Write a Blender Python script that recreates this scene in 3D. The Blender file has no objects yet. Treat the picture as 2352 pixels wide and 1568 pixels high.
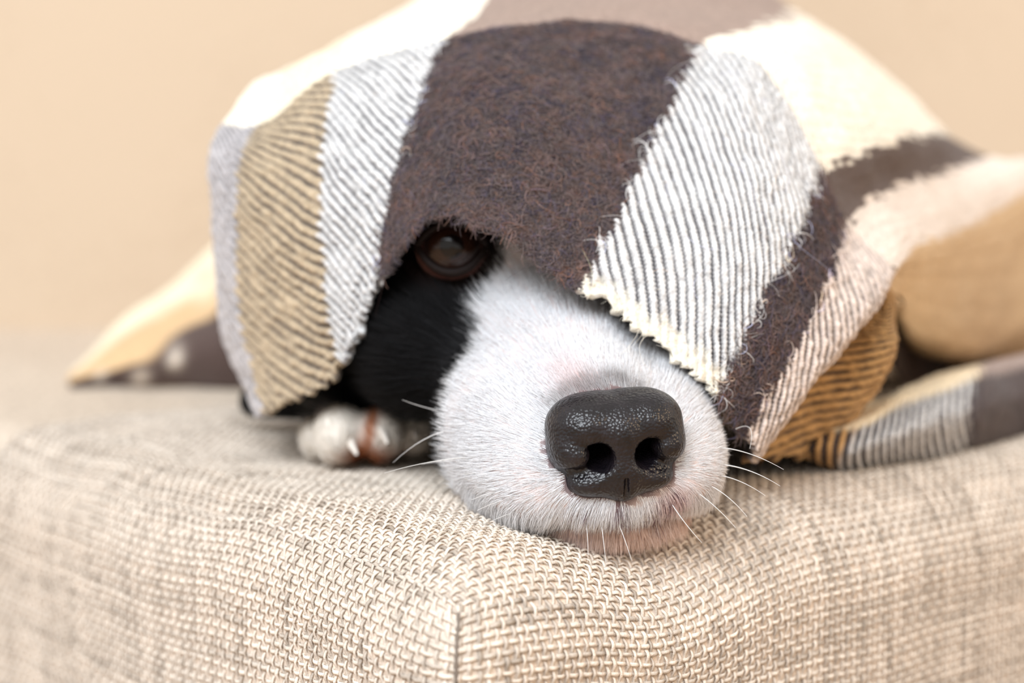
import bpy, math, random
import numpy as np
from mathutils import Vector, Matrix

random.seed(7)
rng = np.random.default_rng(11)
scene = bpy.context.scene
col = scene.collection

# ------------------------------------------------------------------ camera
CAM_H = 0.127            # metres above the seat
CAM_Y = -0.66
PITCH = math.radians(6.2)
LENS = 85.0
FPX = LENS / 36.0 * 2352.0
cam_d = bpy.data.cameras.new('camera')
cam = bpy.data.objects.new('camera', cam_d)
col.objects.link(cam)
cam_d.lens = LENS
cam_d.sensor_width = 36.0
cam_d.clip_start = 0.01
cam_d.dof.use_dof = True
cam_d.dof.focus_distance = 0.676
cam_d.dof.aperture_fstop = 6.2
cam.location = (0, CAM_Y, CAM_H)
cam.rotation_euler = (math.pi / 2 - PITCH, 0, 0)
scene.camera = cam

# ------------------------------------------------------------------ world, lights, exposure
world = bpy.data.worlds.new('room_light')
scene.world = world
world.use_nodes = True
bg = world.node_tree.nodes['Background']
bg.inputs['Color'].default_value = (1.0, 0.95, 0.89, 1)
bg.inputs['Strength'].default_value = 0.66


def area_light(name, loc, target, size, power, colr, size_y=None):
    d = bpy.data.lights.new(name, 'AREA')
    d.energy = power
    d.color = colr
    d.size = size
    if size_y:
        d.shape = 'RECTANGLE'
        d.size_y = size_y
    o = bpy.data.objects.new(name, d)
    col.objects.link(o)
    o.location = loc
    o.rotation_euler = (Vector(target) - Vector(loc)).to_track_quat('-Z', 'Y').to_euler()
    return o


area_light('window_daylight', (-0.75, -1.7, 1.75), (0, 0.1, 0), 1.9, 74, (0.87, 0.935, 1.0), 1.3)
area_light('warm_fill_right', (1.3, -0.45, 0.75), (0.05, 0.05, 0), 0.5, 5, (1.0, 0.70, 0.42))  # added warm fill to tint the right side, no lamp stands there

vs = scene.view_settings
vs.view_transform = 'Standard'
vs.look = 'None'
vs.exposure = 0.26
vs.gamma = 1.0
vs.use_curve_mapping = False


# ------------------------------------------------------------------ helpers
def P(px, py, ymm):
    """Photo pixel plus a distance behind the nose tip (mm) -> world point in mm."""
    dx = (px - 1176.0)
    dz = (784.0 - py)
    c, s = math.cos(PITCH), math.sin(PITCH)
    d = np.array([dx, FPX * c + dz * s, -FPX * s + dz * c])
    t = (ymm - CAM_Y * 1000.0) / d[1]
    return np.array([0.0, CAM_Y * 1000.0, CAM_H * 1000.0]) + d * t


def vnoise(p, scale, seed=0):
    """value noise on (N,3) points, range -1..1"""
    q = np.asarray(p, dtype=np.float64) / scale + seed * 17.31
    i = np.floor(q).astype(np.int64)
    f = q - i
    f = f * f * (3 - 2 * f)
    out = np.zeros(len(q))
    for dx in (0, 1):
        for dy in (0, 1):
            for dz in (0, 1):
                h = ((i[:, 0] + dx) * 374761393 + (i[:, 1] + dy) * 668265263 + (i[:, 2] + dz) * 2147483647 + seed * 974711) & 0xFFFFFFFF
                h = ((h ^ (h >> 13)) * 1274126177) & 0xFFFFFFFF
                h = (h ^ (h >> 16)) & 0xFFFF
                w = (f[:, 0] if dx else 1 - f[:, 0]) * (f[:, 1] if dy else 1 - f[:, 1]) * (f[:, 2] if dz else 1 - f[:, 2])
                out += w * (h / 32767.5 - 1.0)
    return out


def sstep(a, b, x):
    t = np.clip((x - a) / (b - a), 0, 1)
    return t * t * (3 - 2 * t)


def mix(c0, c1, t):
    t = np.asarray(t)[..., None]
    return np.asarray(c0) * (1 - t) + np.asarray(c1) * t


def mesh_obj(name, verts_mm, faces, mat, parent=None, colors=None, uv=None, smooth=True):
    """one mesh object; verts in mm, faces an (n,4) or (n,3) int array"""
    me = bpy.data.meshes.new(name)
    v = np.asarray(verts_mm, dtype=np.float32) * 0.001
    f = np.asarray(faces, dtype=np.int32)
    k = f.shape[1]
    me.vertices.add(len(v))
    me.vertices.foreach_set('co', v.ravel())
    me.loops.add(f.size)
    me.loops.foreach_set('vertex_index', f.ravel())
    me.polygons.add(len(f))
    me.polygons.foreach_set('loop_start', np.arange(0, f.size, k, dtype=np.int32))
    me.polygons.foreach_set('loop_total', np.full(len(f), k, dtype=np.int32))
    if smooth:
        me.polygons.foreach_set('use_smooth', np.ones(len(f), dtype=bool))
    me.update(calc_edges=True)
    me.validate()
    if colors is not None:
        a = me.color_attributes.new('col', 'FLOAT_COLOR', 'POINT')
        c = np.ones((len(v), 4), dtype=np.float32)
        c[:, :3] = colors
        a.data.foreach_set('color', c.ravel())
    o = bpy.data.objects.new(name, me)
    col.objects.link(o)
    if mat:
        me.materials.append(mat)
    if parent:
        o.parent = parent
    return o


def hair_obj(name, pts_mm, radii_mm, colors, mat, parent):
    """pts (N,K,3) mm, radii (N,K) mm, colors (N,3)"""
    N, K, _ = pts_mm.shape
    cu = bpy.data.hair_curves.new(name)
    cu.add_curves([K] * N)
    cu.attributes['position'].data.foreach_set('vector', (pts_mm * 0.001).astype(np.float32).ravel())
    r = cu.attributes.get('radius') or cu.attributes.new('radius', 'FLOAT', 'POINT')
    r.data.foreach_set('value', (radii_mm * 0.001).astype(np.float32).ravel())
    a = cu.attributes.new('col', 'FLOAT_COLOR', 'CURVE')
    c = np.ones((N, 4), dtype=np.float32)
    c[:, :3] = colors
    a.data.foreach_set('color', c.ravel())
    cu.materials.append(mat)
    o = bpy.data.objects.new(name, cu)
    col.objects.link(o)
    o.parent = parent
    o['kind'] = 'stuff'
    return o


def tag(o, label, cat=None, group=None, kind=None):
    o['label'] = label
    if cat:
        o['category'] = cat
    if group:
        o['group'] = group
    if kind:
        o['kind'] = kind
    return o


def grid_faces(nu, nv, off=0):
    i = np.arange(nu - 1)[:, None] * nv + np.arange(nv - 1)[None, :]
    i = i.ravel() + off
    return np.stack([i, i + nv, i + nv + 1, i + 1], 1)


def tube(path, radii, sides=6):
    """closed tapered tube along a path (mm) -> verts, quad faces"""
    path = np.asarray(path, float)
    n = len(path)
    t = np.gradient(path, axis=0)
    t /= np.linalg.norm(t, axis=1)[:, None] + 1e-9
    ref = np.array([0.0, 0.0, 1.0]) if abs(t[0][2]) < 0.9 else np.array([1.0, 0, 0])
    vs_ = []
    for k in range(n):
        a = np.cross(t[k], ref)
        a /= np.linalg.norm(a) + 1e-9
        b = np.cross(t[k], a)
        for s in range(sides):
            an = 2 * math.pi * s / sides
            vs_.append(path[k] + radii[k] * (a * math.cos(an) + b * math.sin(an)))
    fs = []
    for k in range(n - 1):
        for s in range(sides):
            s2 = (s + 1) % sides
            fs.append((k * sides + s, k * sides + s2, (k + 1) * sides + s2, (k + 1) * sides + s))
    return np.array(vs_), np.array(fs)


# ------------------------------------------------------------------ materials
def new_mat(name):
    m = bpy.data.materials.new(name)
    m.use_nodes = True
    nt = m.node_tree
    b = nt.nodes['Principled BSDF']
    return m, nt, b


def N(nt, kind, **kw):
    n = nt.nodes.new(kind)
    for k, v in kw.items():
        if hasattr(n, k):
            setattr(n, k, v)
        else:
            n.inputs[k].default_value = v
    return n


def attr_mat(name, rough=0.8, spec=0.3, noise_scale=None, noise_amt=0.25, bump=0.0, bump_scale=2000, sheen=0.0, sss=0.0):
    m, nt, b = new_mat(name)
    at = N(nt, 'ShaderNodeAttribute', attribute_name='col')
    out = at.outputs['Color']
    tc = N(nt, 'ShaderNodeTexCoord')
    if noise_scale:
        nz = N(nt, 'ShaderNodeTexNoise')
        nz.inputs['Scale'].default_value = noise_scale
        nz.inputs['Detail'].default_value = 4
        nt.links.new(tc.outputs['Object'], nz.inputs['Vector'])
        mr = N(nt, 'ShaderNodeMapRange')
        mr.inputs['From Min'].default_value = 0.25
        mr.inputs['From Max'].default_value = 0.75
        mr.inputs['To Min'].default_value = 1 - noise_amt
        mr.inputs['To Max'].default_value = 1 + noise_amt
        nt.links.new(nz.outputs['Fac'], mr.inputs['Value'])
        mx = N(nt, 'ShaderNodeVectorMath', operation='SCALE')
        nt.links.new(out, mx.inputs[0])
        nt.links.new(mr.outputs['Result'], mx.inputs['Scale'])
        out = mx.outputs['Vector']
    nt.links.new(out, b.inputs['Base Color'])
    b.inputs['Roughness'].default_value = rough
    b.inputs['Specular IOR Level'].default_value = spec
    b.inputs['Sheen Weight'].default_value = sheen
    if sss:
        b.inputs['Subsurface Weight'].default_value = sss
        b.inputs['Subsurface Radius'].default_value = (0.004, 0.002, 0.0015)
        b.inputs['Subsurface Scale'].default_value = 0.5
    if bump:
        nb = N(nt, 'ShaderNodeTexNoise')
        nb.inputs['Scale'].default_value = bump_scale
        nb.inputs['Detail'].default_value = 3
        nt.links.new(tc.outputs['Object'], nb.inputs['Vector'])
        bp = N(nt, 'ShaderNodeBump')
        bp.inputs['Strength'].default_value = bump
        bp.inputs['Distance'].default_value = 0.0006
        nt.links.new(nb.outputs['Fac'], bp.inputs['Height'])
        nt.links.new(bp.outputs['Normal'], b.inputs['Normal'])
    return m


M_skin = attr_mat('dog_skin', rough=0.75, spec=0.2)
M_fur = attr_mat('dog_fur_strands', rough=0.6, spec=0.15)
M_wool = attr_mat('blanket_wool', rough=0.95, spec=0.1, noise_scale=900, noise_amt=0.28, bump=0.7, bump_scale=1400, sheen=0.15)
M_fibre = attr_mat('wool_fibre', rough=0.8, spec=0.2)
M_thread = attr_mat('upholstery_thread', rough=0.85, spec=0.15, noise_scale=1300, noise_amt=0.16, bump=0.5, bump_scale=2500)


def weave_mat(name, base, dark, pitch, amount, bump):
    """flat plain-weave cloth for surfaces too far to tell threads apart"""
    m, nt, b = new_mat(name)
    tc = N(nt, 'ShaderNodeTexCoord')
    mp = N(nt, 'ShaderNodeMapping')
    nt.links.new(tc.outputs['Object'], mp.inputs['Vector'])
    mp.inputs['Scale'].default_value = (1 / pitch, 1 / pitch, 1 / pitch)
    ck = N(nt, 'ShaderNodeTexChecker')
    ck.inputs['Scale'].default_value = 1.0
    nt.links.new(mp.outputs['Vector'], ck.inputs['Vector'])
    nz = N(nt, 'ShaderNodeTexNoise')
    nz.inputs['Scale'].default_value = 260
    nz.inputs['Detail'].default_value = 4
    nt.links.new(tc.outputs['Object'], nz.inputs['Vector'])
    nl = N(nt, 'ShaderNodeTexNoise')
    nl.inputs['Scale'].default_value = 9
    nl.inputs['Detail'].default_value = 3
    nt.links.new(tc.outputs['Object'], nl.inputs['Vector'])
    ad = N(nt, 'ShaderNodeMath', operation='MULTIPLY_ADD')
    nt.links.new(nz.outputs['Fac'], ad.inputs[0])
    ad.inputs[1].default_value = amount
    nt.links.new(nl.outputs['Fac'], ad.inputs[2])
    rp = N(nt, 'ShaderNodeValToRGB')
    rp.color_ramp.elements[0].position = 0.45
    rp.color_ramp.elements[0].color = (*dark, 1)
    rp.color_ramp.elements[1].position = 0.95
    rp.color_ramp.elements[1].color = (*base, 1)
    nt.links.new(ad.outputs[0], rp.inputs['Fac'])
    nt.links.new(rp.outputs['Color'], b.inputs['Base Color'])
    b.inputs['Roughness'].default_value = 0.9
    b.inputs['Specular IOR Level'].default_value = 0.15
    bp = N(nt, 'ShaderNodeBump')
    bp.inputs['Strength'].default_value = bump
    bp.inputs['Distance'].default_value = 0.001
    nt.links.new(ck.outputs['Fac'], bp.inputs['Height'])
    nt.links.new(bp.outputs['Normal'], b.inputs['Normal'])
    return m


M_backing = attr_mat('upholstery_backing', rough=0.9, spec=0.1, noise_scale=420, noise_amt=0.30, bump=0.6, bump_scale=900)
M_back = weave_mat('backrest_upholstery', (0.595, 0.475, 0.355), (0.52, 0.405, 0.295), 0.0027, 0.9, 0.5)
M_seam, _nt, _b = new_mat('seam_thread')
_b.inputs['Base Color'].default_value = (0.20, 0.16, 0.13, 1)
_b.inputs['Roughness'].default_value = 0.9
M_floor, _nt, _b = new_mat('floor_boards')
_wn = N(_nt, 'ShaderNodeTexNoise')
_wn.inputs['Scale'].default_value = 6
_cr = N(_nt, 'ShaderNodeValToRGB')
_cr.color_ramp.elements[0].color = (0.30, 0.19, 0.11, 1)
_cr.color_ramp.elements[1].color = (0.46, 0.31, 0.19, 1)
_nt.links.new(_wn.outputs['Fac'], _cr.inputs['Fac'])
_nt.links.new(_cr.outputs['Color'], _b.inputs['Base Color'])
_b.inputs['Roughness'].default_value = 0.5

# ------------------------------------------------------------------ floor
fl = mesh_obj('floor', [(-3000, -3000, -420), (3000, -3000, -420), (3000, 3000, -420), (-3000, 3000, -420)], [(0, 1, 2, 3)], M_floor, smooth=False)
fl['kind'] = 'structure'

# ------------------------------------------------------------------ sofa
sofa = bpy.data.objects.new('sofa', None)
col.objects.link(sofa)
sofa.location = (0, 0, -0.42)
tag(sofa, 'beige burlap sofa with a rounded seat corner under the dog', 'sofa')


def under(o, parent):
    o.parent = parent
    o.matrix_parent_inverse = Matrix.Translation(-Vector(parent.location))


CORNER = P(1040, 1372, -52)
CORNER[2] = 0.0
ER = np.array([math.cos(math.radians(45)), math.sin(math.radians(45)), 0.0])
EL = np.array([-math.cos(math.radians(55)), math.sin(math.radians(55)), 0.0])
RC = 30.0
KC = 3.4


def arcw(x):
    """arc length from the edge -> distance along the sharp box"""
    x = np.asarray(x, float)
    q = math.pi * RC / 4
    return np.where(x < q, RC * (1 - np.tan(math.pi / 4 - np.clip(x, 0, q) / RC)), RC + (x - q))


def cush(a, b, z):
    """sharp box point (mm) -> rounded cushion point in the world (mm)"""
    a, b, z = np.broadcast_arrays(np.asarray(a, float), np.asarray(b, float), np.asarray(z, float))
    qa = np.maximum(RC - a, 0)
    qb = np.maximum(RC - b, 0)
    qz = np.maximum(RC + z, 0)
    h = (qa ** KC + qb ** KC) ** (1 / KC)
    m = np.sqrt(h * h + qz * qz)
    m = np.maximum(m, 1e-6)
    s = np.where(m > RC, RC / m, 1.0)
    na = np.maximum(a, RC) - qa * s
    nb = np.maximum(b, RC) - qb * s
    nz = np.minimum(z, -RC) + qz * s
    p = CORNER + na[..., None] * ER + nb[..., None] * EL
    p[..., 2] += nz
    flat = p.reshape(-1, 3)
    # padding: soft swells, and the dent where the chin and the paw press in
    bump_ = 1.8 * vnoise(flat, 55, 3) + 0.9 * vnoise(flat, 24, 4)
    pads = 5.0 * np.exp(-((flat[:, 0] + 70) / 55) ** 2 - ((flat[:, 1] - 40) / 45) ** 2)
    out = flat.copy()
    pads -= 9.0 * np.exp(-((flat[:, 0] - 38) / 34) ** 2 - ((flat[:, 1] - 18) / 40) ** 2)
    out[:, 2] += bump_ + pads * sstep(-70, -25, flat[:, 2])
    out[:, 1] += 0.8 * vnoise(flat, 30, 5)
    return out.reshape(p.shape)


H_SIDE = 260.0
LEN = 900.0


def surf_top_right(a, s):
    """cloth that runs over the top and down the right hand face"""
    a = arcw(a)
    t = arcw(np.abs(s))
    return cush(a, np.where(s >= 0, t, 0), np.where(s >= 0, 0, -t))


def surf_left(b, s):
    b = arcw(b)
    t = arcw(np.abs(s))
    return cush(np.where(s >= 0, t, 0), b, np.where(s >= 0, 0, -t))


def lin(*segs):
    out = []
    for a, b, n in segs:
        out.append(np.linspace(a, b, n, endpoint=False))
    out.append([segs[-1][1]])
    return np.concatenate(out)


av = lin((0, 60, 50), (60, 380, 100), (380, LEN, 20))
sv = lin((-H_SIDE, -120, 12), (-120, 100, 121), (100, 330, 40), (330, LEN, 30))
V1 = surf_top_right(av[:, None], sv[None, :]).reshape(-1, 3)
F1 = grid_faces(len(av), len(sv))
sv2 = lin((-H_SIDE, -120, 12), (-120, 0, 66))
V2 = surf_left(av[:, None], sv2[None, :]).reshape(-1, 3)
F2 = grid_faces(len(av), len(sv2), len(V1))[:, ::-1]
# the pale ground cloth shows between the coarse threads; past the area where threads are built it takes their mean tone
ga_, gs_ = np.meshgrid(av, sv, indexing='ij')
in1 = sstep(368, 352, ga_) * sstep(308, 294, gs_) * sstep(-116, -106, gs_)
ga_, gs_ = np.meshgrid(av, sv2, indexing='ij')
in2 = sstep(358, 342, ga_) * sstep(-116, -106, gs_)
inn = np.concatenate([in1.ravel(), in2.ravel()])
seat = mesh_obj('seat_cushion', np.concatenate([V1, V2]), np.concatenate([F1, F2]), M_backing, colors=mix((0.63, 0.535, 0.44), (0.74, 0.63, 0.53), inn))
under(seat, sofa)
tag(seat, 'seat cushion in coarse beige burlap with a corner seam')

# woven threads, one interlaced sheet on the top and right face, one on the left face
PITCH_T = 2.7


def strand_sheet(surf, amax, smin, smax, seed):
    r_ = np.random.default_rng(seed)
    allv, allf, allc = [], [], []
    off = 0
    sides = 5
    ang = np.arange(sides) * 2 * math.pi / sides + 0.3
    na = int(amax / PITCH_T)
    n0, n1 = int(math.floor(smin / PITCH_T)), int(math.ceil(smax / PITCH_T))

    def run(pos_a, pos_s, along_first, tint, hgt, halfw, halft):
        nonlocal off
        eps = 0.15
        c = surf(pos_a, pos_s)
        ca = surf(pos_a + eps, pos_s)
        sgn = np.where(pos_s < -eps, -1, 1)
        cs = surf(pos_a, pos_s + eps)
        da = ca - c
        ds = cs - c
        n = np.cross(da, ds)
        n /= np.linalg.norm(n, axis=1)[:, None] + 1e-9
        if flip:
            n = -n
        side = ds if along_first else da
        side = side / (np.linalg.norm(side, axis=1)[:, None] + 1e-9)
        K = len(c)
        ctr = c + n * hgt[:, None]
        v = ctr[:, None, :] + side[:, None, :] * (halfw[:, None] * np.cos(ang)[None, :])[..., None] + n[:, None, :] * (halft[:, None] * np.sin(ang)[None, :])[..., None]
        allv.append(v.reshape(-1, 3))
        k = np.arange(K - 1)[:, None]
        s = np.arange(sides)[None, :]
        s2 = (s + 1) % sides
        f = np.stack([k * sides + s, k * sides + s2, (k + 1) * sides + s2, (k + 1) * sides + s], -1).reshape(-1, 4) + off
        allf.append(f)
        allc.append(np.repeat(tint, sides, axis=0))
        off += K * sides

    base_l = np.array((0.85, 0.755, 0.655))
    base_d = np.array((0.36, 0.30, 0.245))

    def tints(n, start):
        t0 = np.clip(r_.normal(0.21, 0.17), 0, 0.9)
        x = np.linspace(0, 1, n)
        w = np.zeros(n)
        ctrl = r_.normal(0, 1, max(4, n // 9 + 2))
        w = np.interp(np.linspace(0, len(ctrl) - 1, n), np.arange(len(ctrl)), ctrl)
        t = np.clip(t0 + 0.24 * w, 0, 1)
        g = r_.normal(1.0, 0.04)
        return (base_l[None] * (1 - t[:, None]) + base_d[None] * t[:, None]) * g

    q = 3
    flip = surf is surf_left
    # strands running along s, one per column a
    for i in range(na + 1):
        s = np.arange(n0 * q, n1 * q + 1) / q
        wob = np.interp(s, np.linspace(n0, n1, 14), r_.normal(0, 0.10, 14))
        h = 0.36 + 0.56 * np.cos(math.pi * (s + i)) + r_.normal(0, 0.03, len(s))
        wd = np.interp(s, np.linspace(n0, n1, 60), np.clip(r_.normal(0.66, 0.10, 60), 0.42, 0.95))
        run((i + wob) * PITCH_T + 0.4, s * PITCH_T, False, tints(len(s), i), h, wd, wd * 0.50)
    # strands running along a, one per row s
    for j in range(n0, n1 + 1):
        a = np.arange(0, na * q + 1) / q
        wob = np.interp(a, np.linspace(0, na, 14), r_.normal(0, 0.10, 14))
        h = 0.36 - 0.56 * np.cos(math.pi * (a + j)) + r_.normal(0, 0.03, len(a))
        wd = np.interp(a, np.linspace(0, na, 60), np.clip(r_.normal(0.66, 0.10, 60), 0.42, 0.95))
        run(a * PITCH_T + 0.4, (j + wob) * PITCH_T, True, tints(len(a), j), h, wd, wd * 0.50)
    return np.concatenate(allv), np.concatenate(allf), np.concatenate(allc)


tv, tf, tcol = strand_sheet(surf_top_right, 360, -110, 300, 5)
th = mesh_obj('woven_threads', tv, tf, M_thread, colors=tcol)
under(th, seat)
th.matrix_parent_inverse = seat.matrix_world.inverted()
th.parent = seat
th.matrix_parent_inverse = Matrix.Identity(4)
th['kind'] = 'stuff'
tv, tf, tcol = strand_sheet(surf_left, 350, -110, -1, 6)
th2 = mesh_obj('woven_threads', tv, tf, M_thread, colors=tcol, parent=seat)
th2['kind'] = 'stuff'

# corner seam: a stitched cord standing in the groove of the corner
zz = np.linspace(-3, -150, 60)
sp = np.stack([cush(np.array([0.6]), np.array([0.6]), np.array([z]))[0] for z in zz])
sp += (ER + EL) / np.linalg.norm(ER + EL) * -0.9
v_, f_ = tube(sp, np.full(len(sp), 0.65), 6)
mesh_obj('seam', v_, f_, M_seam, seat)


def rounded_block(name, x0, x1, y0, y1, z0, z1, r, mat, nx=24, swell=0.0, tilt=0.0):
    """pillow-like block: subdivided box, radially rounded edges"""
    me_v, me_f = [], []
    off = 0
    cx, cy, cz = (x0 + x1) / 2, (y0 + y1) / 2, (z0 + z1) / 2
    hx, hy, hz = (x1 - x0) / 2, (y1 - y0) / 2, (z1 - z0) / 2
    t = np.linspace(-1, 1, nx)
    for ax in range(3):
        for sg in (-1, 1):
            A, B = np.meshgrid(t, t, indexing='ij')
            c = [None] * 3
            c[ax] = np.full_like(A, sg)
            c[(ax + 1) % 3] = A
            c[(ax + 2) % 3] = B
            p = np.stack([c[0] * hx, c[1] * hy, c[2] * hz], -1).reshape(-1, 3)
            hh = np.array([hx, hy, hz])
            inner = np.clip(p, -(hh - r), hh - r)
            d = p - inner
            L = np.linalg.norm(d, axis=1)[:, None]
            p = inner + d / np.maximum(L, 1e-6) * np.minimum(L, r)
            if swell:
                p[:, 1] -= swell * (1 - (p[:, 0] / hx) ** 2) * (1 - (p[:, 2] / hz) ** 2) * (p[:, 1] < 0)
            p[:, 1] += tilt * (p[:, 2] + hz)
            p += np.array([cx, cy, cz])
            f = grid_faces(nx, nx, off)
            if sg < 0:
                f = f[:, ::-1]
            me_v.append(p)
            me_f.append(f)
            off += nx * nx
    return mesh_obj(name, np.concatenate(me_v), np.concatenate(me_f), mat)


bk = rounded_block('backrest', -900, 1100, 560, 760, -120, 620, 60, M_back, 30, 25, 0.16)
under(bk, sofa)
bs = rounded_block('base', -520, 520, 130, 960, -400, -200, 20, M_back, 12)
under(bs, sofa)
for sx, sy in ((-400, 220), (400, 220), (-400, 900), (400, 900)):
    v_, f_ = tube([(sx, sy, -420), (sx, sy, -398)], [22, 26], 12)
    under(mesh_obj('foot', v_, f_, M_seam), sofa)

# ------------------------------------------------------------------ dog: signed distance body
O_HEAD = P(1434, 1036, 0)
YAW, HP, ROLL = math.radians(12), math.radians(6), math.radians(4)
fwd = np.array([math.cos(HP) * math.sin(YAW), -math.cos(HP) * math.cos(YAW), -math.sin(HP)])
rgt = np.array([math.cos(YAW), math.sin(YAW), 0.0])
upv = np.cross(fwd, rgt)
r2 = rgt * math.cos(ROLL) + upv * math.sin(ROLL)
u2 = upv * math.cos(ROLL) - rgt * math.sin(ROLL)
HM = np.stack([r2, u2, -fwd], 0)          # world -> local rows


def to_local(p):
    return (p - O_HEAD) @ HM.T


def to_world(q):
    return np.asarray(q, float) @ HM + O_HEAD


def sd_ell(p, c, r):
    c = np.asarray(c, float)
    r = np.asarray(r, float)
    k0 = np.sqrt((((p - c) / r) ** 2).sum(-1))
    k1 = np.sqrt((((p - c) / (r * r)) ** 2).sum(-1)) + 1e-9
    return k0 * (k0 - 1) / k1


def sd_cone(p, a, b, ra, rb):
    a = np.asarray(a, float)
    b = np.asarray(b, float)
    ab = b - a
    t = np.clip(((p - a) @ ab) / (ab @ ab), 0, 1)
    d = p - (a + t[..., None] * ab)
    return np.sqrt((d * d).sum(-1)) - (ra + (rb - ra) * t)


def smin(a, b, k):
    h = np.clip(0.5 + 0.5 * (b - a) / k, 0, 1)
    return b * (1 - h) + a * h - k * h * (1 - h)


def smax(a, b, k):
    return -smin(-a, -b, k)


EYE = np.array([-28.0, 43.0, 99.0])
EYE_R = 11.5


def body_sdf(pw):
    q = to_local(pw)
    d = sd_cone(q, (0, -5, 20), (0, 6, 84), 17.5, 28)                # bridge of the muzzle
    for s in (-1, 1):
        d = smin(d, sd_ell(q, (s * 18.5, -12.5, 31), (17.5, 15.5, 25)), 7)   # upper lips
        d = smin(d, sd_ell(q, (s * 23, -8, 60), (18, 23, 34)), 9)
    d = smin(d, sd_ell(q, (0, -16, 16), (17, 9.5, 12)), 6)
    jaw = smin(sd_ell(q, (0, -27.5, 30), (25, 8.2, 17)), sd_cone(q, (0, -27, 34), (0, -26, 85), 9, 18), 8)          # lower jaw
    d = smin(d, jaw, 1.6)
    d = smin(d, sd_ell(q, (0, 34, 148), (52, 48, 56)), 16)           # skull
    for s in (-1, 1):
        d = smin(d, sd_ell(q, (s * 34, 12, 120), (24, 26, 36)), 14)   # cheeks
        d = smin(d, sd_ell(q, (s * 25, 52, 110), (13, 9, 12)), 10)  # brows
    for s in (-1, 1):
        e = EYE * np.array([s * -1.0, 1, 1])
        d = smax(d, -(np.sqrt(((q - e) ** 2).sum(-1)) - (EYE_R + 0.4)), 2.0)
    d = smax(d, -(nose_solid(q) + 0.9), 0.8)
    # neck, trunk and foreleg in world mm
    d = smin(d, sd_cone(pw, (0, 170, 62), (60, 300, 68), 52, 60), 22)
    d = smin(d, sd_cone(pw, (60, 290, 62), (98, 320, 56), 56, 46), 22)
    d = smin(d, sd_cone(pw, (-20, 200, 30), (-56, 146, 14), 26, 11), 8)
    for x, y, z, r in TOES:
        d = smin(d, sd_ell(pw, (x, y, z), (r, r * 1.35, r * 1.12)), 4.0)
    d = smin(d, sd_cone(pw, (-92, 200, 12), (-60, 196, 16), 6, 11), 6)
    return d


def nose_solid(q):
    q = q / NS
    d = sd_ell(q, (0, 5.2, 11), (18.2, 8.8, 12))
    d = smin(d, sd_ell(q, (-9, 6, 10), (8.5, 7.2, 10.5)), 3)
    d = smin(d, sd_ell(q, (9, 6, 10), (8.5, 7.2, 10.5)), 3)
    d = smin(d, sd_ell(q, (0, -6.5, 10), (13.5, 8.2, 11)), 4)
    d = smin(d, sd_cone(q, (0, 3, 3.2), (0, -10, 3.4), 4.4, 4.0), 4)
    for s in (-1, 1):
        d = smin(d, sd_ell(q, (s * 13.2, -0.2, 9), (5.6, 6.6, 9)), 2.5)     # wings
        d = smin(d, sd_ell(q, (s * 8.5, -9.2, 6.5), (6, 3.6, 6)), 3)        # lower ledge
    return d * NS


NS = 1.05
TOES = [(-64.0, 130, 9.5, 6.0), (-56, 117, 12.0, 8.4), (-42.5, 118, 12.6, 7.6), (-32.5, 129, 12.0, 7.0)]


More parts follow.
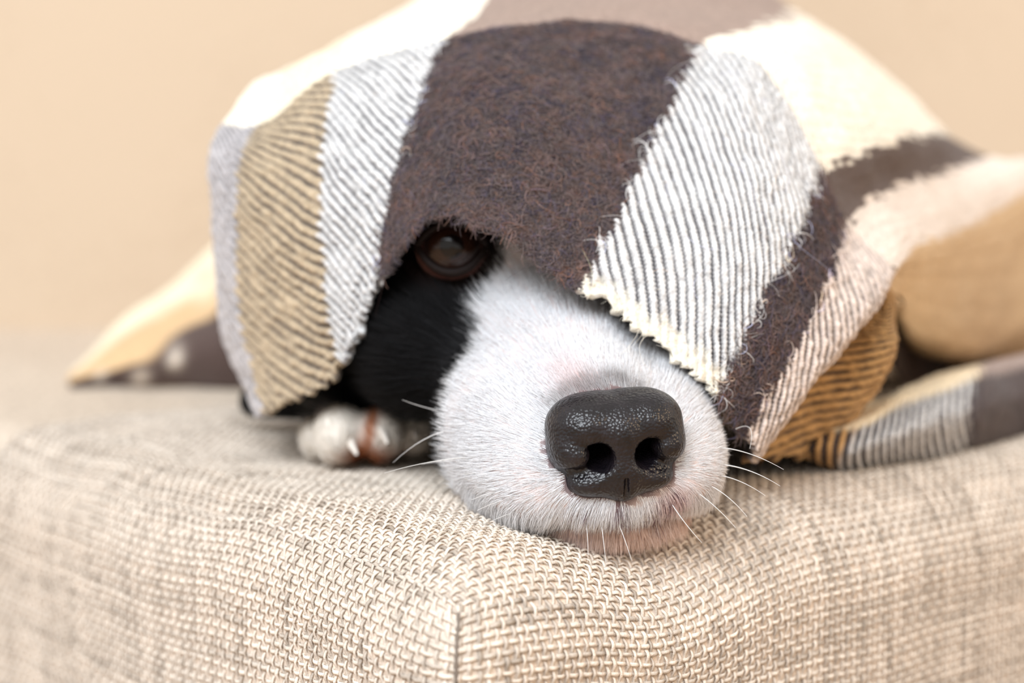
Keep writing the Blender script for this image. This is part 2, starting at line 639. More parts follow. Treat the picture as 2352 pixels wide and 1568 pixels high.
def surface_nets(fn, lo, hi, h, chunk=40):
    lo = np.asarray(lo, float)
    n = [int(math.ceil((hi[k] - lo[k]) / h)) + 1 for k in range(3)]
    xs = [lo[k] + h * np.arange(n[k]) for k in range(3)]
    f = np.empty(n)
    for i0 in range(0, n[0], chunk):
        X, Y, Z = np.meshgrid(xs[0][i0:i0 + chunk], xs[1], xs[2], indexing='ij')
        pts = np.stack([X, Y, Z], -1).reshape(-1, 3)
        f[i0:i0 + chunk] = fn(pts).reshape(X.shape)
    s = f < 0
    cn = [s[i:n[0] - 1 + i, j:n[1] - 1 + j, k:n[2] - 1 + k] for i in (0, 1) for j in (0, 1) for k in (0, 1)]
    cnt = sum(c.astype(np.int8) for c in cn)
    act = (cnt > 0) & (cnt < 8)
    idx = np.full(act.shape, -1, np.int64)
    ijk = np.argwhere(act)
    idx[act] = np.arange(len(ijk))
    acc = np.zeros((len(ijk), 3))
    num = np.zeros(len(ijk))
    for ax in range(3):
        o1, o2 = [k for k in range(3) if k != ax]
        for a in (0, 1):
            for b in (0, 1):
                c0 = ijk.copy()
                c0[:, o1] += a
                c0[:, o2] += b
                c1 = c0.copy()
                c1[:, ax] += 1
                f0 = f[c0[:, 0], c0[:, 1], c0[:, 2]]
                f1 = f[c1[:, 0], c1[:, 1], c1[:, 2]]
                m = (f0 < 0) != (f1 < 0)
                t = np.where(m, f0 / np.where(m, f0 - f1, 1), 0)
                p = c0.astype(float)
                p[:, ax] += t
                acc += p * m[:, None]
                num += m
    v = lo + h * acc / num[:, None]
    faces = []
    for ax in range(3):
        o1, o2 = (ax + 1) % 3, (ax + 2) % 3
        sl0 = [slice(None)] * 3
        sl1 = [slice(None)] * 3
        sl0[ax] = slice(0, n[ax] - 1)
        sl1[ax] = slice(1, n[ax])
        e = s[tuple(sl0)] != s[tuple(sl1)]
        g = np.argwhere(e)
        ok = (g[:, o1] > 0) & (g[:, o2] > 0) & (g[:, o1] < n[o1] - 1) & (g[:, o2] < n[o2] - 1)
        g = g[ok]
        inside = s[g[:, 0], g[:, 1], g[:, 2]]

        def cell(d1, d2):
            c = g.copy()
            c[:, o1] -= d1
            c[:, o2] -= d2
            return idx[c[:, 0], c[:, 1], c[:, 2]]
        qd = np.stack([cell(1, 1), cell(0, 1), cell(0, 0), cell(1, 0)], 1)
        qd[~inside] = qd[~inside][:, ::-1]
        faces.append(qd)
    faces = np.concatenate(faces)
    for _ in range(2):
        e = 0.05
        d = fn(v)
        g = np.stack([(fn(v + np.eye(3)[k] * e) - d) / e for k in range(3)], 1)
        g2 = (g * g).sum(1) + 1e-6
        st = np.clip(d / g2, -h, h)
        v = v - g * st[:, None]
    nrm = g / np.sqrt(g2)[:, None]
    return v, faces, nrm


bv, bf, bn = surface_nets(body_sdf, (-125, -10, -12), (225, 500, 150), 2.2)

WHITE = np.array((0.83, 0.83, 0.85))
BLACK = np.array((0.005, 0.0047, 0.0055))
PINK = np.array((0.80, 0.50, 0.47))
SKIN = np.array((0.74, 0.60, 0.57))
DARKSKIN = np.array((0.10, 0.06, 0.07))
RUST = np.array((0.42, 0.16, 0.07))


def coat(pw):
    """colour of the coat at a surface point, and of the skin below it"""
    q = to_local(pw)
    r, u, b = q[:, 0], q[:, 1], q[:, 2]
    nz = vnoise(pw, 14, 21) * 3.5 + vnoise(pw, 4, 22) * 2.5
    edge = 9 + np.clip(97 - b, 0, 200) * 0.78
    blk = sstep(-2.5, 2.5, np.abs(r) - edge + nz)
    blk *= sstep(36, 44, b + nz * 0.5)
    blk = np.maximum(blk, sstep(105, 112, b))
    paw = np.zeros(len(pw))
    for x, y, z, rr in TOES:
        paw = np.maximum(paw, sstep(rr * 2.4, rr * 1.5, np.sqrt(((pw - np.array((x, y, z))) ** 2).sum(1))))
    blk = blk * (1 - paw)
    hair = mix(WHITE, BLACK, blk)
    skin = mix(SKIN, BLACK, blk)
    # rust staining between the toes
    for x0 in (-49.0,):
        w = np.exp(-((pw[:, 0] - x0 - 0.3 * (pw[:, 2] - 6)) / 2.2) ** 2) * paw * (pw[:, 1] < 135)
        hair = mix(RUST, hair, 1 - w) if False else hair * (1 - w[:, None]) + RUST * w[:, None]
    w = np.exp(-((pw[:, 0] + 46) / 8) ** 2 - ((pw[:, 2] - 5) / 4.5) ** 2) * paw
    hair = hair * (1 - w[:, None]) + RUST * w[:, None]
    hair = hair * (1 - 0.12 * paw[:, None] * np.array((0.1, 0.7, 1.6)))
    skin = skin * (1 - paw[:, None]) + hair * paw[:, None]
    # grey and pink round the nose leather
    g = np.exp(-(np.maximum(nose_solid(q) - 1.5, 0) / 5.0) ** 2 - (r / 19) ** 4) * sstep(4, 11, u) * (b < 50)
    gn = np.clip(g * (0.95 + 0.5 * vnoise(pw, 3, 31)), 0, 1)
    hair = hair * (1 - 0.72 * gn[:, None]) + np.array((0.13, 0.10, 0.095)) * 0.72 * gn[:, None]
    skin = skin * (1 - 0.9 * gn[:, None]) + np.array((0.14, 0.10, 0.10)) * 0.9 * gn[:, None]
    pk = np.exp(-((r + 10) / 7) ** 2 - ((u - 18) / 5.0) ** 2 - ((b - 26) / 10) ** 2)
    hair = hair * (1 - 0.55 * pk[:, None]) + PINK * 0.55 * pk[:, None]
    skin = skin * (1 - pk[:, None]) + PINK * pk[:, None]
    pk = np.exp(-((r - 15) / 5.0) ** 2 - ((u + 17) / 4) ** 2) * (b < 40)
    hair = hair * (1 - 0.5 * pk[:, None]) + PINK * np.array((1, 0.8, 0.75)) * 0.5 * pk[:, None]
    sp_ = np.exp(-((r - 19) / 1.8) ** 2 - ((u - 16) / 3.0) ** 2) * (b < 45)
    hair = hair * (1 - 0.8 * sp_[:, None]) + np.array((0.08, 0.08, 0.085)) * 0.8 * sp_[:, None]
    # pigmented skin under the lip hair
    lip = sstep(-13, -16, u) * sstep(-27, -22, u) * (b < 34) * sstep(22, 12, np.abs(r))
    ln = lip * sstep(-0.15, 0.35, vnoise(pw, 4.5, 33))
    skin = skin * (1 - 0.85 * ln[:, None]) + np.array((0.20, 0.07, 0.10)) * 0.85 * ln[:, None]
    mth = np.exp(-(r / 6.5) ** 4 - ((u + 22.5) / 1.8) ** 2) * (b < 34)
    skin = skin * (1 - mth[:, None]) + DARKSKIN * 0.4 * mth[:, None]
    chin = sstep(-23.5, -25.5, u) * (b < 60)
    hair = hair * (1 - chin[:, None] * np.array((0.05, 0.25, 0.35)))  # orange light on the chin, put into its hair colour
    ns_ = sstep(3.2, 0.8, nose_solid(q)) * (b < 40)
    skin = skin * (1 - 0.9 * ns_[:, None]) + np.array((0.10, 0.055, 0.06)) * 0.9 * ns_[:, None]
    # tan tint under the eye
    d = np.sqrt(((q - EYE) ** 2).sum(1))
    ey = np.exp(-((d - 14) / 3.0) ** 2) * (r < 0)
    hair = hair + ey[:, None] * np.array((0.016, 0.006, 0.004))
    return hair, skin, blk, paw


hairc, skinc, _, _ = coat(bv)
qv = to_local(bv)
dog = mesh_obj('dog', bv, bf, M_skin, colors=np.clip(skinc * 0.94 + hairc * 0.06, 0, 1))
tag(dog, 'black and white dog peeking out with its chin on the sofa corner', 'dog')

# ---- nose leather
M_nose, nt, b = new_mat('nose_leather')
tc = N(nt, 'ShaderNodeTexCoord')
vo = N(nt, 'ShaderNodeTexVoronoi')
vo.inputs['Scale'].default_value = 1050
vo.inputs['Randomness'].default_value = 0.9
nt.links.new(tc.outputs['Object'], vo.inputs['Vector'])
nn = N(nt, 'ShaderNodeTexNoise')
nn.inputs['Scale'].default_value = 260
nn.inputs['Detail'].default_value = 5
nt.links.new(tc.outputs['Object'], nn.inputs['Vector'])
ma = N(nt, 'ShaderNodeMath', operation='MULTIPLY_ADD')
nt.links.new(vo.outputs['Distance'], ma.inputs[0])
ma.inputs[1].default_value = -1.0
nt.links.new(nn.outputs['Fac'], ma.inputs[2])
bp = N(nt, 'ShaderNodeBump')
bp.inputs['Strength'].default_value = 0.55
bp.inputs['Distance'].default_value = 0.00045
nt.links.new(ma.outputs[0], bp.inputs['Height'])
nt.links.new(bp.outputs['Normal'], b.inputs['Normal'])
rp = N(nt, 'ShaderNodeValToRGB')
rp.color_ramp.elements[0].color = (0.004, 0.003, 0.0045, 1)
rp.color_ramp.elements[1].color = (0.016, 0.012, 0.0155, 1)
rp.color_ramp.elements[0].position = 0.3
rp.color_ramp.elements[1].position = 0.8
nt.links.new(nn.outputs['Fac'], rp.inputs['Fac'])
nt.links.new(rp.outputs['Color'], b.inputs['Base Color'])
b.inputs['Roughness'].default_value = 0.28
b.inputs['Specular IOR Level'].default_value = 0.55


def nose_sdf(q):
    d = nose_solid(q) / NS
    q = q / NS
    for s in (-1, 1):
        hole = sd_cone(q, (s * 7.2, -2.2, -3), (s * 6.2, 1.0, 14), 4.3, 3.4)
        slit = sd_cone(q, (s * 8.4, -4.6, -0.8), (s * 18.6, -6.0, 6.2), 2.3, 1.0)
        d = smax(d, -smin(hole, slit, 1.6), 1.3)
        # curl of the wing that folds into the nostril
        d = smin(d, sd_ell(q, (s * 11.8, -0.6, 4.6), (3.3, 3.6, 5)), 1.2)
    gro = sd_cone(q, (0, -7.5, -1.3), (0, -16.5, 1.0), 0.5, 0.8)
    d = smax(d, -gro, 1.0)
    dip = sd_cone(q, (0, 15.6, 4), (0, 15.4, 22), 1.0, 1.4)
    d = smax(d, -dip, 3.0)
    return d * NS


nv_, nf_, nn_ = surface_nets(nose_sdf, (-24, -20, -6), (24, 19, 27), 0.5)
mesh_obj('nose', to_world(nv_), nf_, M_nose, dog)['label'] = 'wet black nose leather with two comma shaped nostrils'

# ---- eye
M_eye, nt, b = new_mat('eyeball')
tc = N(nt, 'ShaderNodeTexCoord')
ln_ = N(nt, 'ShaderNodeVectorMath', operation='LENGTH')
sep = N(nt, 'ShaderNodeSeparateXYZ')
nt.links.new(tc.outputs['Object'], sep.inputs[0])
cmb = N(nt, 'ShaderNodeCombineXYZ')
nt.links.new(sep.outputs['X'], cmb.inputs['X'])
nt.links.new(sep.outputs['Y'], cmb.inputs['Y'])
nt.links.new(cmb.outputs[0], ln_.inputs[0])
mr = N(nt, 'ShaderNodeMapRange')
mr.inputs['From Max'].default_value = 0.0115
nt.links.new(ln_.outputs['Value'], mr.inputs['Value'])
rp = N(nt, 'ShaderNodeValToRGB')
els = rp.color_ramp.elements
els[0].position, els[0].color = 0.0, (0.004, 0.003, 0.003, 1)
els[1].position, els[1].color = 1.0, (0.16, 0.08, 0.07, 1)
for pos, c in ((0.30, (0.005, 0.003, 0.003)), (0.34, (0.024, 0.010, 0.006)), (0.58, (0.020, 0.008, 0.005)), (0.64, (0.01, 0.006, 0.005)), (0.74, (0.02, 0.01, 0.01)), (0.82, (0.07, 0.03, 0.025))):
    e = els.new(pos)
    e.color = (*c, 1)
nt.links.new(mr.outputs['Result'], rp.inputs['Fac'])
nt.links.new(rp.outputs['Color'], b.inputs['Base Color'])
b.inputs['Roughness'].default_value = 0.08
b.inputs['Coat Weight'].default_value = 0.25
b.inputs['Specular IOR Level'].default_value = 0.3
b.inputs['Coat Roughness'].default_value = 0.03
th_ = np.linspace(0, math.pi, 25)
ph_ = np.linspace(0, 2 * math.pi, 41)
T_, Ph_ = np.meshgrid(th_, ph_, indexing='ij')
R_ = EYE_R * (1 + 0.06 * np.exp(-(T_ / 0.5) ** 2))
ev = np.stack([R_ * np.sin(T_) * np.cos(Ph_), R_ * np.sin(T_) * np.sin(Ph_), R_ * np.cos(T_)], -1).reshape(-1, 3)
eye = mesh_obj('eye', ev, grid_faces(25, 41), M_eye, dog)
ec = to_world(EYE)
gaze = Vector((0.02, -0.66, 0.10)) - Vector(ec * 0.001)
eye.location = Vector(ec * 0.001)
eye.rotation_euler = gaze.to_track_quat('Z', 'Y').to_euler()
eye['label'] = 'dark brown eye with a bright glint'
M_lid, _nt, _b = new_mat('eyelid_rim')
_b.inputs['Base Color'].default_value = (0.010, 0.005, 0.004, 1)
_b.inputs['Roughness'].default_value = 0.65
_b.inputs['Specular IOR Level'].default_value = 0.2
gz = np.array(gaze.normalized())
ga = np.cross(gz, (0, 0, 1.0))
ga /= np.linalg.norm(ga)
gb = np.cross(ga, gz)
an = np.linspace(0, 2 * math.pi, 41)
for nm, sgn, lift in (('upper_eyelid', 1, 7.2), ('lower_eyelid', -1, 8.0)):
    t = np.linspace(-1.15, 1.15, 21)
    hx_ = np.sin(t) / math.sin(1.15) * 10.6
    hy_ = sgn * lift * np.cos(t / 1.15 * math.pi / 2)
    dz_ = np.sqrt(np.maximum((EYE_R + 0.6) ** 2 - hx_ ** 2 - hy_ ** 2, 0.5))
    path = ec + ga * hx_[:, None] + gb * hy_[:, None] + gz * dz_[:, None]
    v_, f_ = tube(path, 1.5 - 0.5 * np.abs(t) / 1.15, 8)
    mesh_obj(nm, v_, f_, M_lid, dog)

# ---- claws
M_claw, _nt, _b = new_mat('claw_horn')
_b.inputs['Base Color'].default_value = (0.78, 0.70, 0.62, 1)
_b.inputs['Roughness'].default_value = 0.25
for (px, py, ym), (qx, qy, qm) in (((796, 1008, 111), (820, 1045, 103)), ((868, 978, 113), (890, 1020, 104)), ((945, 985, 124), (958, 1010, 116))):
    a0, a1 = P(px, py, ym), P(qx, qy, qm)
    mid = (a0 + a1) / 2 + np.array((0, -1.5, 1.6))
    t = np.linspace(0, 1, 9)[:, None]
    path = (1 - t) ** 2 * a0 + 2 * t * (1 - t) * mid + t * t * a1
    v_, f_ = tube(path, np.linspace(2.6, 0.5, 9), 8)
    mesh_obj('claw', v_, f_, M_claw, dog)


# ---- fur
def tri_sample(v, f, n, weight, seed):
    r_ = np.random.default_rng(seed)
    tri = np.concatenate([f[:, [0, 1, 2]], f[:, [0, 2, 3]]])
    a, b_, c = v[tri[:, 0]], v[tri[:, 1]], v[tri[:, 2]]
    nrm = np.cross(b_ - a, c - a)
    area = np.linalg.norm(nrm, axis=1)
    w = area * weight((a + b_ + c) / 3)
    w = w / w.sum()
    k = r_.choice(len(tri), n, p=w)
    u, s = r_.random(n), r_.random(n)
    fl_ = u + s > 1
    u[fl_], s[fl_] = 1 - u[fl_], 1 - s[fl_]
    p = a[k] + (b_[k] - a[k]) * u[:, None] + (c[k] - a[k]) * s[:, None]
    return p, nrm[k] / (area[k][:, None] + 1e-12), tri[k], u, s


def fur_weight(c):
    q = to_local(c)
    b_ = q[:, 2]
    w = sstep(150, 70, b_) * 1.0 + 0.02
    w *= np.where(b_ < 45, 2.4, 1.0)
    w *= np.where(nose_solid(q) < 0.05, 0.0, np.where(nose_solid(q) < 3.0, 2.0, 1.0))
    w *= np.where(np.sqrt(((q - EYE) ** 2).sum(1)) < EYE_R + 2, 0.05, 1.0)
    w = np.where((c[:, 0] < -25) & (c[:, 1] < 150) & (c[:, 2] < 28) & (c[:, 1] > 98), 1.0, w)
    w = np.where((c[:, 1] > 240) | (c[:, 2] < -16.0), 0.0, w)
    return w


NF = 95000
fp, fn_, tri_, _, _ = tri_sample(bv, bf, NF, fur_weight, 3)
fn_ = bn[tri_[:, 0]]
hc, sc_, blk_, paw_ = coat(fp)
q = to_local(fp)
flow = fp - to_world(np.array((0.0, -1.0, 2.0)))
flow = flow + HM[2] * 12.0
below = sstep(-12, -18, q[:, 1]) * (q[:, 2] < 40)
flow = flow / np.linalg.norm(flow, axis=1)[:, None]
flow = flow * (1 - 0.6 * below[:, None]) - u2[None] * 0.9 * below[:, None]
isp = paw_ > 0.3
flow[isp] = np.array((0.1, -0.9, -0.35))
flow -= fn_ * (flow * fn_).sum(1)[:, None]
flow /= np.linalg.norm(flow, axis=1)[:, None] + 1e-6
clump = np.stack([vnoise(fp, 5, 41), vnoise(fp, 5, 42), vnoise(fp, 5, 43)], 1)
jit = rng.normal(0, 1, (NF, 3))
dirn = flow * 1.0 + fn_ * 0.34 + jit * 0.10 + clump * 0.16
dirn /= np.linalg.norm(dirn, axis=1)[:, None]
length = 2.6 + 0.075 * np.clip(q[:, 2], 0, 110) + below * 2.2
length = np.where(isp, 3.2, length) * rng.uniform(0.65, 1.25, NF)
K = 4
tt = np.linspace(0, 1, K)
pts = fp[:, None, :] + dirn[:, None, :] * (length[:, None] * tt[None])[..., None]
curl = (flow * 0.5 - fn_ * 0.35)
pts += curl[:, None, :] * (length[:, None] * (tt ** 2)[None] * 0.35)[..., None]
rad = (rng.uniform(0.035, 0.065, NF) * (1 + 0.004 * np.clip(q[:, 2], 0, 150)))[:, None] * np.array((1.0, 0.9, 0.65, 0.12))[None]
lipz = sstep(-12, -16, q[:, 1]) * sstep(-28, -23, q[:, 1]) * (q[:, 2] < 30) * sstep(24, 10, np.abs(q[:, 0]))
dk_ = rng.random(NF) < 0.40 * lipz * sstep(-0.3, 0.4, vnoise(fp, 4.5, 33))
hc[dk_] = np.array((0.20, 0.13, 0.16))
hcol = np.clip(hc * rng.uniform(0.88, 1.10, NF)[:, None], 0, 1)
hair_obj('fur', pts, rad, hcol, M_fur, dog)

# ---- whiskers
M_whisk, _nt, _b = new_mat('whisker_hair')
_b.inputs['Base Color'].default_value = (0.82, 0.80, 0.78, 1)
_b.inputs['Roughness'].default_value = 0.35
WH = [  # root, bend, tip as photo pixel + distance
    ((1060, 952, 58), (985, 942, 52), (924, 918, 50), 0.20),
    ((1095, 985, 46), (1000, 970, 40), (903, 1062, 42), 0.22),
    ((1160, 1050, 34), (1040, 1040, 22), (882, 1086, 22), 0.20),
    ((1120, 1058, 38), (1040, 1052, 34), (968, 1066, 36), 0.15),
    ((1180, 1080, 28), (1090, 1085, 20), (1060, 1090, 20), 0.14),
    ((1215, 1110, 22), (1150, 1120, 10), (1082, 1148, 10), 0.16),
    ((1230, 1130, 20), (1160, 1140, 8), (1096, 1172, 8), 0.16),
    ((1240, 1160, 18), (1180, 1172, 8), (1130, 1196, 8), 0.14),
    ((1655, 1028, 26), (1720, 1032, 14), (1800, 1078, 8), 0.17),
    ((1650, 1066, 26), (1720, 1070, 12), (1792, 1116, 6), 0.22),
    ((1640, 1090, 24), (1695, 1094, 12), (1758, 1138, 6), 0.17),
    ((1620, 1110, 20), (1670, 1130, 8), (1716, 1186, 4), 0.17),
    ((1600, 1130, 16), (1645, 1160, 4), (1690, 1212, 0), 0.15),
    ((1545, 1160, 10), (1570, 1200, 2), (1612, 1246, 0), 0.15),
    ((1345, 1190, 10), (1352, 1240, 2), (1350, 1290, 0), 0.12),
    ((1380, 1195, 9), (1388, 1250, 2), (1392, 1300, 0), 0.12),
    ((1420, 1200, 9), (1440, 1250, 2), (1450, 1285, 0), 0.12),
    ((1690, 985, 40), (1740, 960, 30), (1722, 1030, 26), 0.12),
]
for a0, m0, e0, rr in WH:
    A, Mi, E = P(*a0), P(*m0), P(*e0)
    t = np.linspace(0, 1, 12)[:, None]
    path = (1 - t) ** 2 * A + 2 * t * (1 - t) * Mi + t * t * E
    v_, f_ = tube(path, np.linspace(rr, 0.04, 12), 6)
    mesh_obj('whisker', v_, f_, M_whisk, dog)

# ------------------------------------------------------------------ blanket
# control net of the draped cloth: columns follow the woven stripes from left to right, rows run from the hem up and over the head and back
NET = [
    [(612, 925, 185), (575, 780, 195), (535, 600, 200), (528, 420, 200), (565, 310, 205), (610, 290, 240), (680, 300, 290), (740, 330, 340)],
    [(588, 938, 158), (515, 790, 165), (490, 600, 165), (484, 400, 162), (512, 288, 168), (555, 222, 190), (620, 190, 245), (690, 220, 330)],
    [(605, 946, 125), (562, 760, 130), (542, 560, 130), (547, 400, 130), (595, 285, 140), (640, 190, 172), (700, 150, 232), (770, 190, 330)],
    [(785, 838, 92), (752, 690, 94), (735, 510, 96), (748, 320, 106), (778, 170, 130), (785, 122, 158), (805, 90, 228), (870, 120, 330)],
    [(866, 640, 76), (885, 510, 76), (920, 345, 84), (960, 215, 100), (1022, 92, 128), (1085, 42, 168), (1150, -50, 240), (1150, -60, 350)],
    [(1000, 482, 62), (1030, 370, 68), (1065, 250, 82), (1110, 140, 102), (1180, 58, 132), (1220, 10, 178), (1260, -75, 250), (1280, -90, 350)],
    [(1150, 528, 52), (1180, 400, 62), (1220, 260, 78), (1270, 150, 100), (1330, 48, 132), (1370, 2, 178), (1400, -82, 250), (1400, -100, 350)],
    [(1240, 595, 50), (1290, 455, 60), (1350, 300, 78), (1410, 170, 100), (1470, 62, 132), (1530, 18, 178), (1570, -60, 250), (1580, -80, 350)],
    [(1330, 657, 48), (1410, 510, 58), (1490, 340, 80), (1555, 210, 98), (1607, 105, 130), (1710, 72, 168), (1800, 45, 240), (1830, 85, 350)],
    [(1500, 775, 42), (1590, 600, 52), (1660, 420, 68), (1710, 280, 88), (1755, 160, 118), (1850, 135, 155), (1930, 116, 230), (1985, 175, 350)],
    [(1655, 912, 40), (1735, 730, 48), (1815, 580, 62), (1865, 470, 82), (1888, 392, 105), (1985, 352, 142), (2105, 314, 220), (2195, 345, 350)],
    [(1715, 992, 48), (1810, 835, 52), (1885, 690, 66), (1930, 590, 86), (1953, 512, 110), (2010, 450, 148), (2140, 405, 230), (2300, 380, 360)],
    [(1745, 1045, 52), (1850, 890, 56), (1940, 760, 70), (2010, 670, 88), (2040, 600, 112), (2080, 530, 152), (2200, 480, 240), (2420, 370, 380)],
    [(1752, 1050, 90), (1840, 900, 95), (1925, 770, 105), (2000, 690, 118), (2036, 640, 128), (2100, 650, 172), (2230, 640, 260), (2430, 600, 370)],
    [(1862, 1044, 108), (1945, 925, 104), (2022, 790, 102), (2040, 720, 112), (2046, 670, 132), (2090, 740, 192), (2230, 775, 290), (2430, 735, 370)],
    [(1850, 1035, 150), (1930, 920, 152), (2010, 800, 155), (2030, 740, 165), (2045, 720, 175), (2090, 790, 330), (2230, 800, 430), (2430, 775, 500)],
]
NET.append([(1880, 1052, 165), (1940, 935, 185), (2000, 830, 195), (2020, 780, 205), (2045, 800, 230), (2090, 890, 325), (2230, 870, 430), (2430, 850, 495)])  # added tuck closing the hollow, coloured dark to give its shade
G = np.array([[P(*c) for c in colm] for colm in NET])       # (17, 8, 3)
drop = G[:, -1] + np.array((0.0, 70.0, 0.0))          # the far edge falls to the seat behind the dog
drop[:, 2] = 6.0 + 0.10 * drop[:, 2]
G = np.concatenate([G, drop[:, None]], axis=1)
NCOL, NROW = G.shape[:2]


def crom(x, xp, Y):
    """non uniform Catmull-Rom along axis 0"""
    xp = np.asarray(xp, float)
    n = len(xp)
    m = np.zeros_like(Y)
    d = (Y[1:] - Y[:-1]) / (xp[1:] - xp[:-1]).reshape(-1, *([1] * (Y.ndim - 1)))
    m[0], m[-1] = d[0], d[-1]
    h = (xp[1:] - xp[:-1]).reshape(-1, *([1] * (Y.ndim - 1)))
    m[1:-1] = (d[:-1] * h[1:] + d[1:] * h[:-1]) / (h[1:] + h[:-1])
    k = np.clip(np.searchsorted(xp, x, 'right') - 1, 0, n - 2)
    hh = xp[k + 1] - xp[k]
    t = (x - xp[k]) / hh
    sh = (-1,) + (1,) * (Y.ndim - 1)
    t = t.reshape(sh)
    hh = hh.reshape(sh)
    return ((2 * t ** 3 - 3 * t ** 2 + 1) * Y[k] + (t ** 3 - 2 * t ** 2 + t) * hh * m[k] + (-2 * t ** 3 + 3 * t ** 2) * Y[k + 1] + (t ** 3 - t ** 2) * hh * m[k + 1])


ucol = np.concatenate([[0], np.cumsum(np.linalg.norm(G[1:, :5] - G[:-1, :5], axis=2).mean(1))])
vrow = np.concatenate([[0], np.cumsum(np.linalg.norm(G[4:12, 1:] - G[4:12, :-1], axis=2).mean(0))])
VB = vrow[4]                      # where the next weft band begins


def blanket_surface(us, vs_):
    A = crom(us, ucol, G)                                        # (nu, rows, 3)
    B = crom(vs_, vrow, np.swapaxes(A, 0, 1))                    # (nv, nu, 3)
    return np.swapaxes(B, 0, 1)


# warp stripes by column of the net: (start column, colour index)
KDARK = np.array((0.060, 0.045, 0.044))
WWHITE = np.array((0.72, 0.71, 0.705))
BEIGE = np.array((0.53, 0.42, 0.29))
PALE = np.array((0.76, 0.64, 0.57))
TAN = np.array((0.52, 0.31, 0.13))
RIBK = np.array((0.050, 0.042, 0.048))
CREAM = np.array((0.93, 0.86, 0.74))
STRIPES = [(0, 'G'), (2, 'B'), (3, 'W'), (4, 'K'), (8, 'W'), (10, 'K'), (11, 'P'), (12.3, 'T'), (14.7, 'K')]  # last K is no woven stripe: shade of the hollow painted on the tuck
WARP = {'G': np.array((0.58, 0.55, 0.56)), 'W': WWHITE, 'B': BEIGE, 'K': KDARK, 'P': PALE, 'T': TAN}
BACK = {'G': CREAM, 'W': CREAM, 'B': np.array((0.90, 0.80, 0.62)), 'K': np.array((0.34, 0.25, 0.21)), 'P': np.array((0.84, 0.74, 0.66)), 'T': np.array((0.72, 0.52, 0.31))}
BACK_K2 = np.array((0.11, 0.075, 0.062))  # back of the narrow dark stripe, also the shade painted on the tuck


def weave(u, v, p, seed=0):
    """textile colour and relief (mm) for arrays of cloth coordinates"""
    n = len(u)
    rib = 3.15
    ph = (u * 0.88 + v * 0.72) / rib * (2 * math.pi) * 0.92 + 0.9 * vnoise(np.stack([u, v, u * 0], 1), 9, 51) + 0.35 * vnoise(np.stack([u, v, u * 0], 1), 2.2, 52)
    tz = u > np.interp(12.4, np.arange(NCOL), ucol)
    lz = sstep(ucol[4] + 10, ucol[4] + 9, u)
    ph = ph * (1 - lz) + lz * ((u * 0.60 + np.maximum(u - ucol[3], 0) * 0.62 + v * 0.84) / rib * 2 * math.pi * 0.92 + 0.9 * vnoise(np.stack([u, v, u * 0], 1), 9, 59) + 0.35 * vnoise(np.stack([u, v, u * 0], 1), 2.2, 52))
    ph = np.where(tz, (v * 0.95 - u * 0.55) / rib * 2 * math.pi * 0.8 + 0.9 * vnoise(np.stack([u, v, u * 0], 1), 9, 58), ph)
    w = np.sin(ph)
    brk = vnoise(np.stack([u * 0.8 + v * 0.6, v * 0.3 - u * 0.2, u * 0], 1), 3.0, 57)
    thin = 0.30 * sstep(ucol[3] + 12, ucol[2], u) * sstep(VB * 0.9, VB * 0.1, v)
    ridge = sstep(-0.98 - thin, -0.22 - thin, w + 0.38 * brk)
    rid = np.floor(ph / (2 * math.pi))
    jog = ((np.sin(rid * 12.9898) * 43758.5453) % 1.0 - 0.5) * 2.6 + 1.2 * w      # ribs interlock at stripe borders
    ue = u + jog
    idx = np.zeros(n, int)
    for k, (c, _) in enumerate(STRIPES):
        idx[ue >= np.interp(c, np.arange(NCOL), ucol)] = k
    ve = v + 1.4 * vnoise(np.stack([u, v, u * 0], 1), 5, 53) + 0.4 * jog
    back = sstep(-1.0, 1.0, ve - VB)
    names = [s for _, s in STRIPES]
    cw = np.array([WARP[s] for s in names])[idx]
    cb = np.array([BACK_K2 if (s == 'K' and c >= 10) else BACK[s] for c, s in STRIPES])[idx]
    solid = np.array([s == 'K' for s in names])[idx]
    grain = vnoise(np.stack([u, v, u * 0], 1), 1.3, 54)
    bead = vnoise(np.stack([u, v, u * 0], 1), 2.0, 55)
    rr = np.where(solid, 1.0, np.clip(ridge + 0.22 * bead * ridge, 0, 1))
    front = cw * rr[:, None] + RIBK * (1 - rr[:, None])
    # the wool is felted dark with rusty, plum and slate flecks
    fleck = vnoise(np.stack([u, v, u * 0], 1), 2.4, 56)
    tint = np.where(fleck[:, None] > 0.25, np.array((1.3, 1.1, 1.0)), np.where(fleck[:, None] < -0.3, np.array((0.62, 0.65, 0.85)), np.array((1, 1, 1.0))))
    front = np.where(solid[:, None], front * tint, front)
    front = front * (1 + 0.16 * grain[:, None])
    # unbound cream at the hem of the white stripe on the right
    hem = sstep(7.0, 2.0, v + 2.2 * bead) * (u > ucol[8]) * (u < ucol[10])
    front = front * (1 - hem[:, None]) + np.array((0.86, 0.80, 0.68)) * hem[:, None] * (1 + 0.15 * bead[:, None])
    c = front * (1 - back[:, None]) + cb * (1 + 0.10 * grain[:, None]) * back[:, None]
    relief = np.where(solid, 0.25 * fleck + 0.30 * grain, (ridge - 0.5) * 1.25 + 0.45 * bead * ridge) * (1 - 0.8 * back) + 0.25 * grain
    relief += hem * 0.5 * bead
    return np.clip(c, 0.002, 1), relief


def normals_of(Gd):
    du = np.gradient(Gd, axis=0)
    dv = np.gradient(Gd, axis=1)
    n = np.cross(du, dv)
    return n / (np.linalg.norm(n, axis=2)[..., None] + 1e-9)


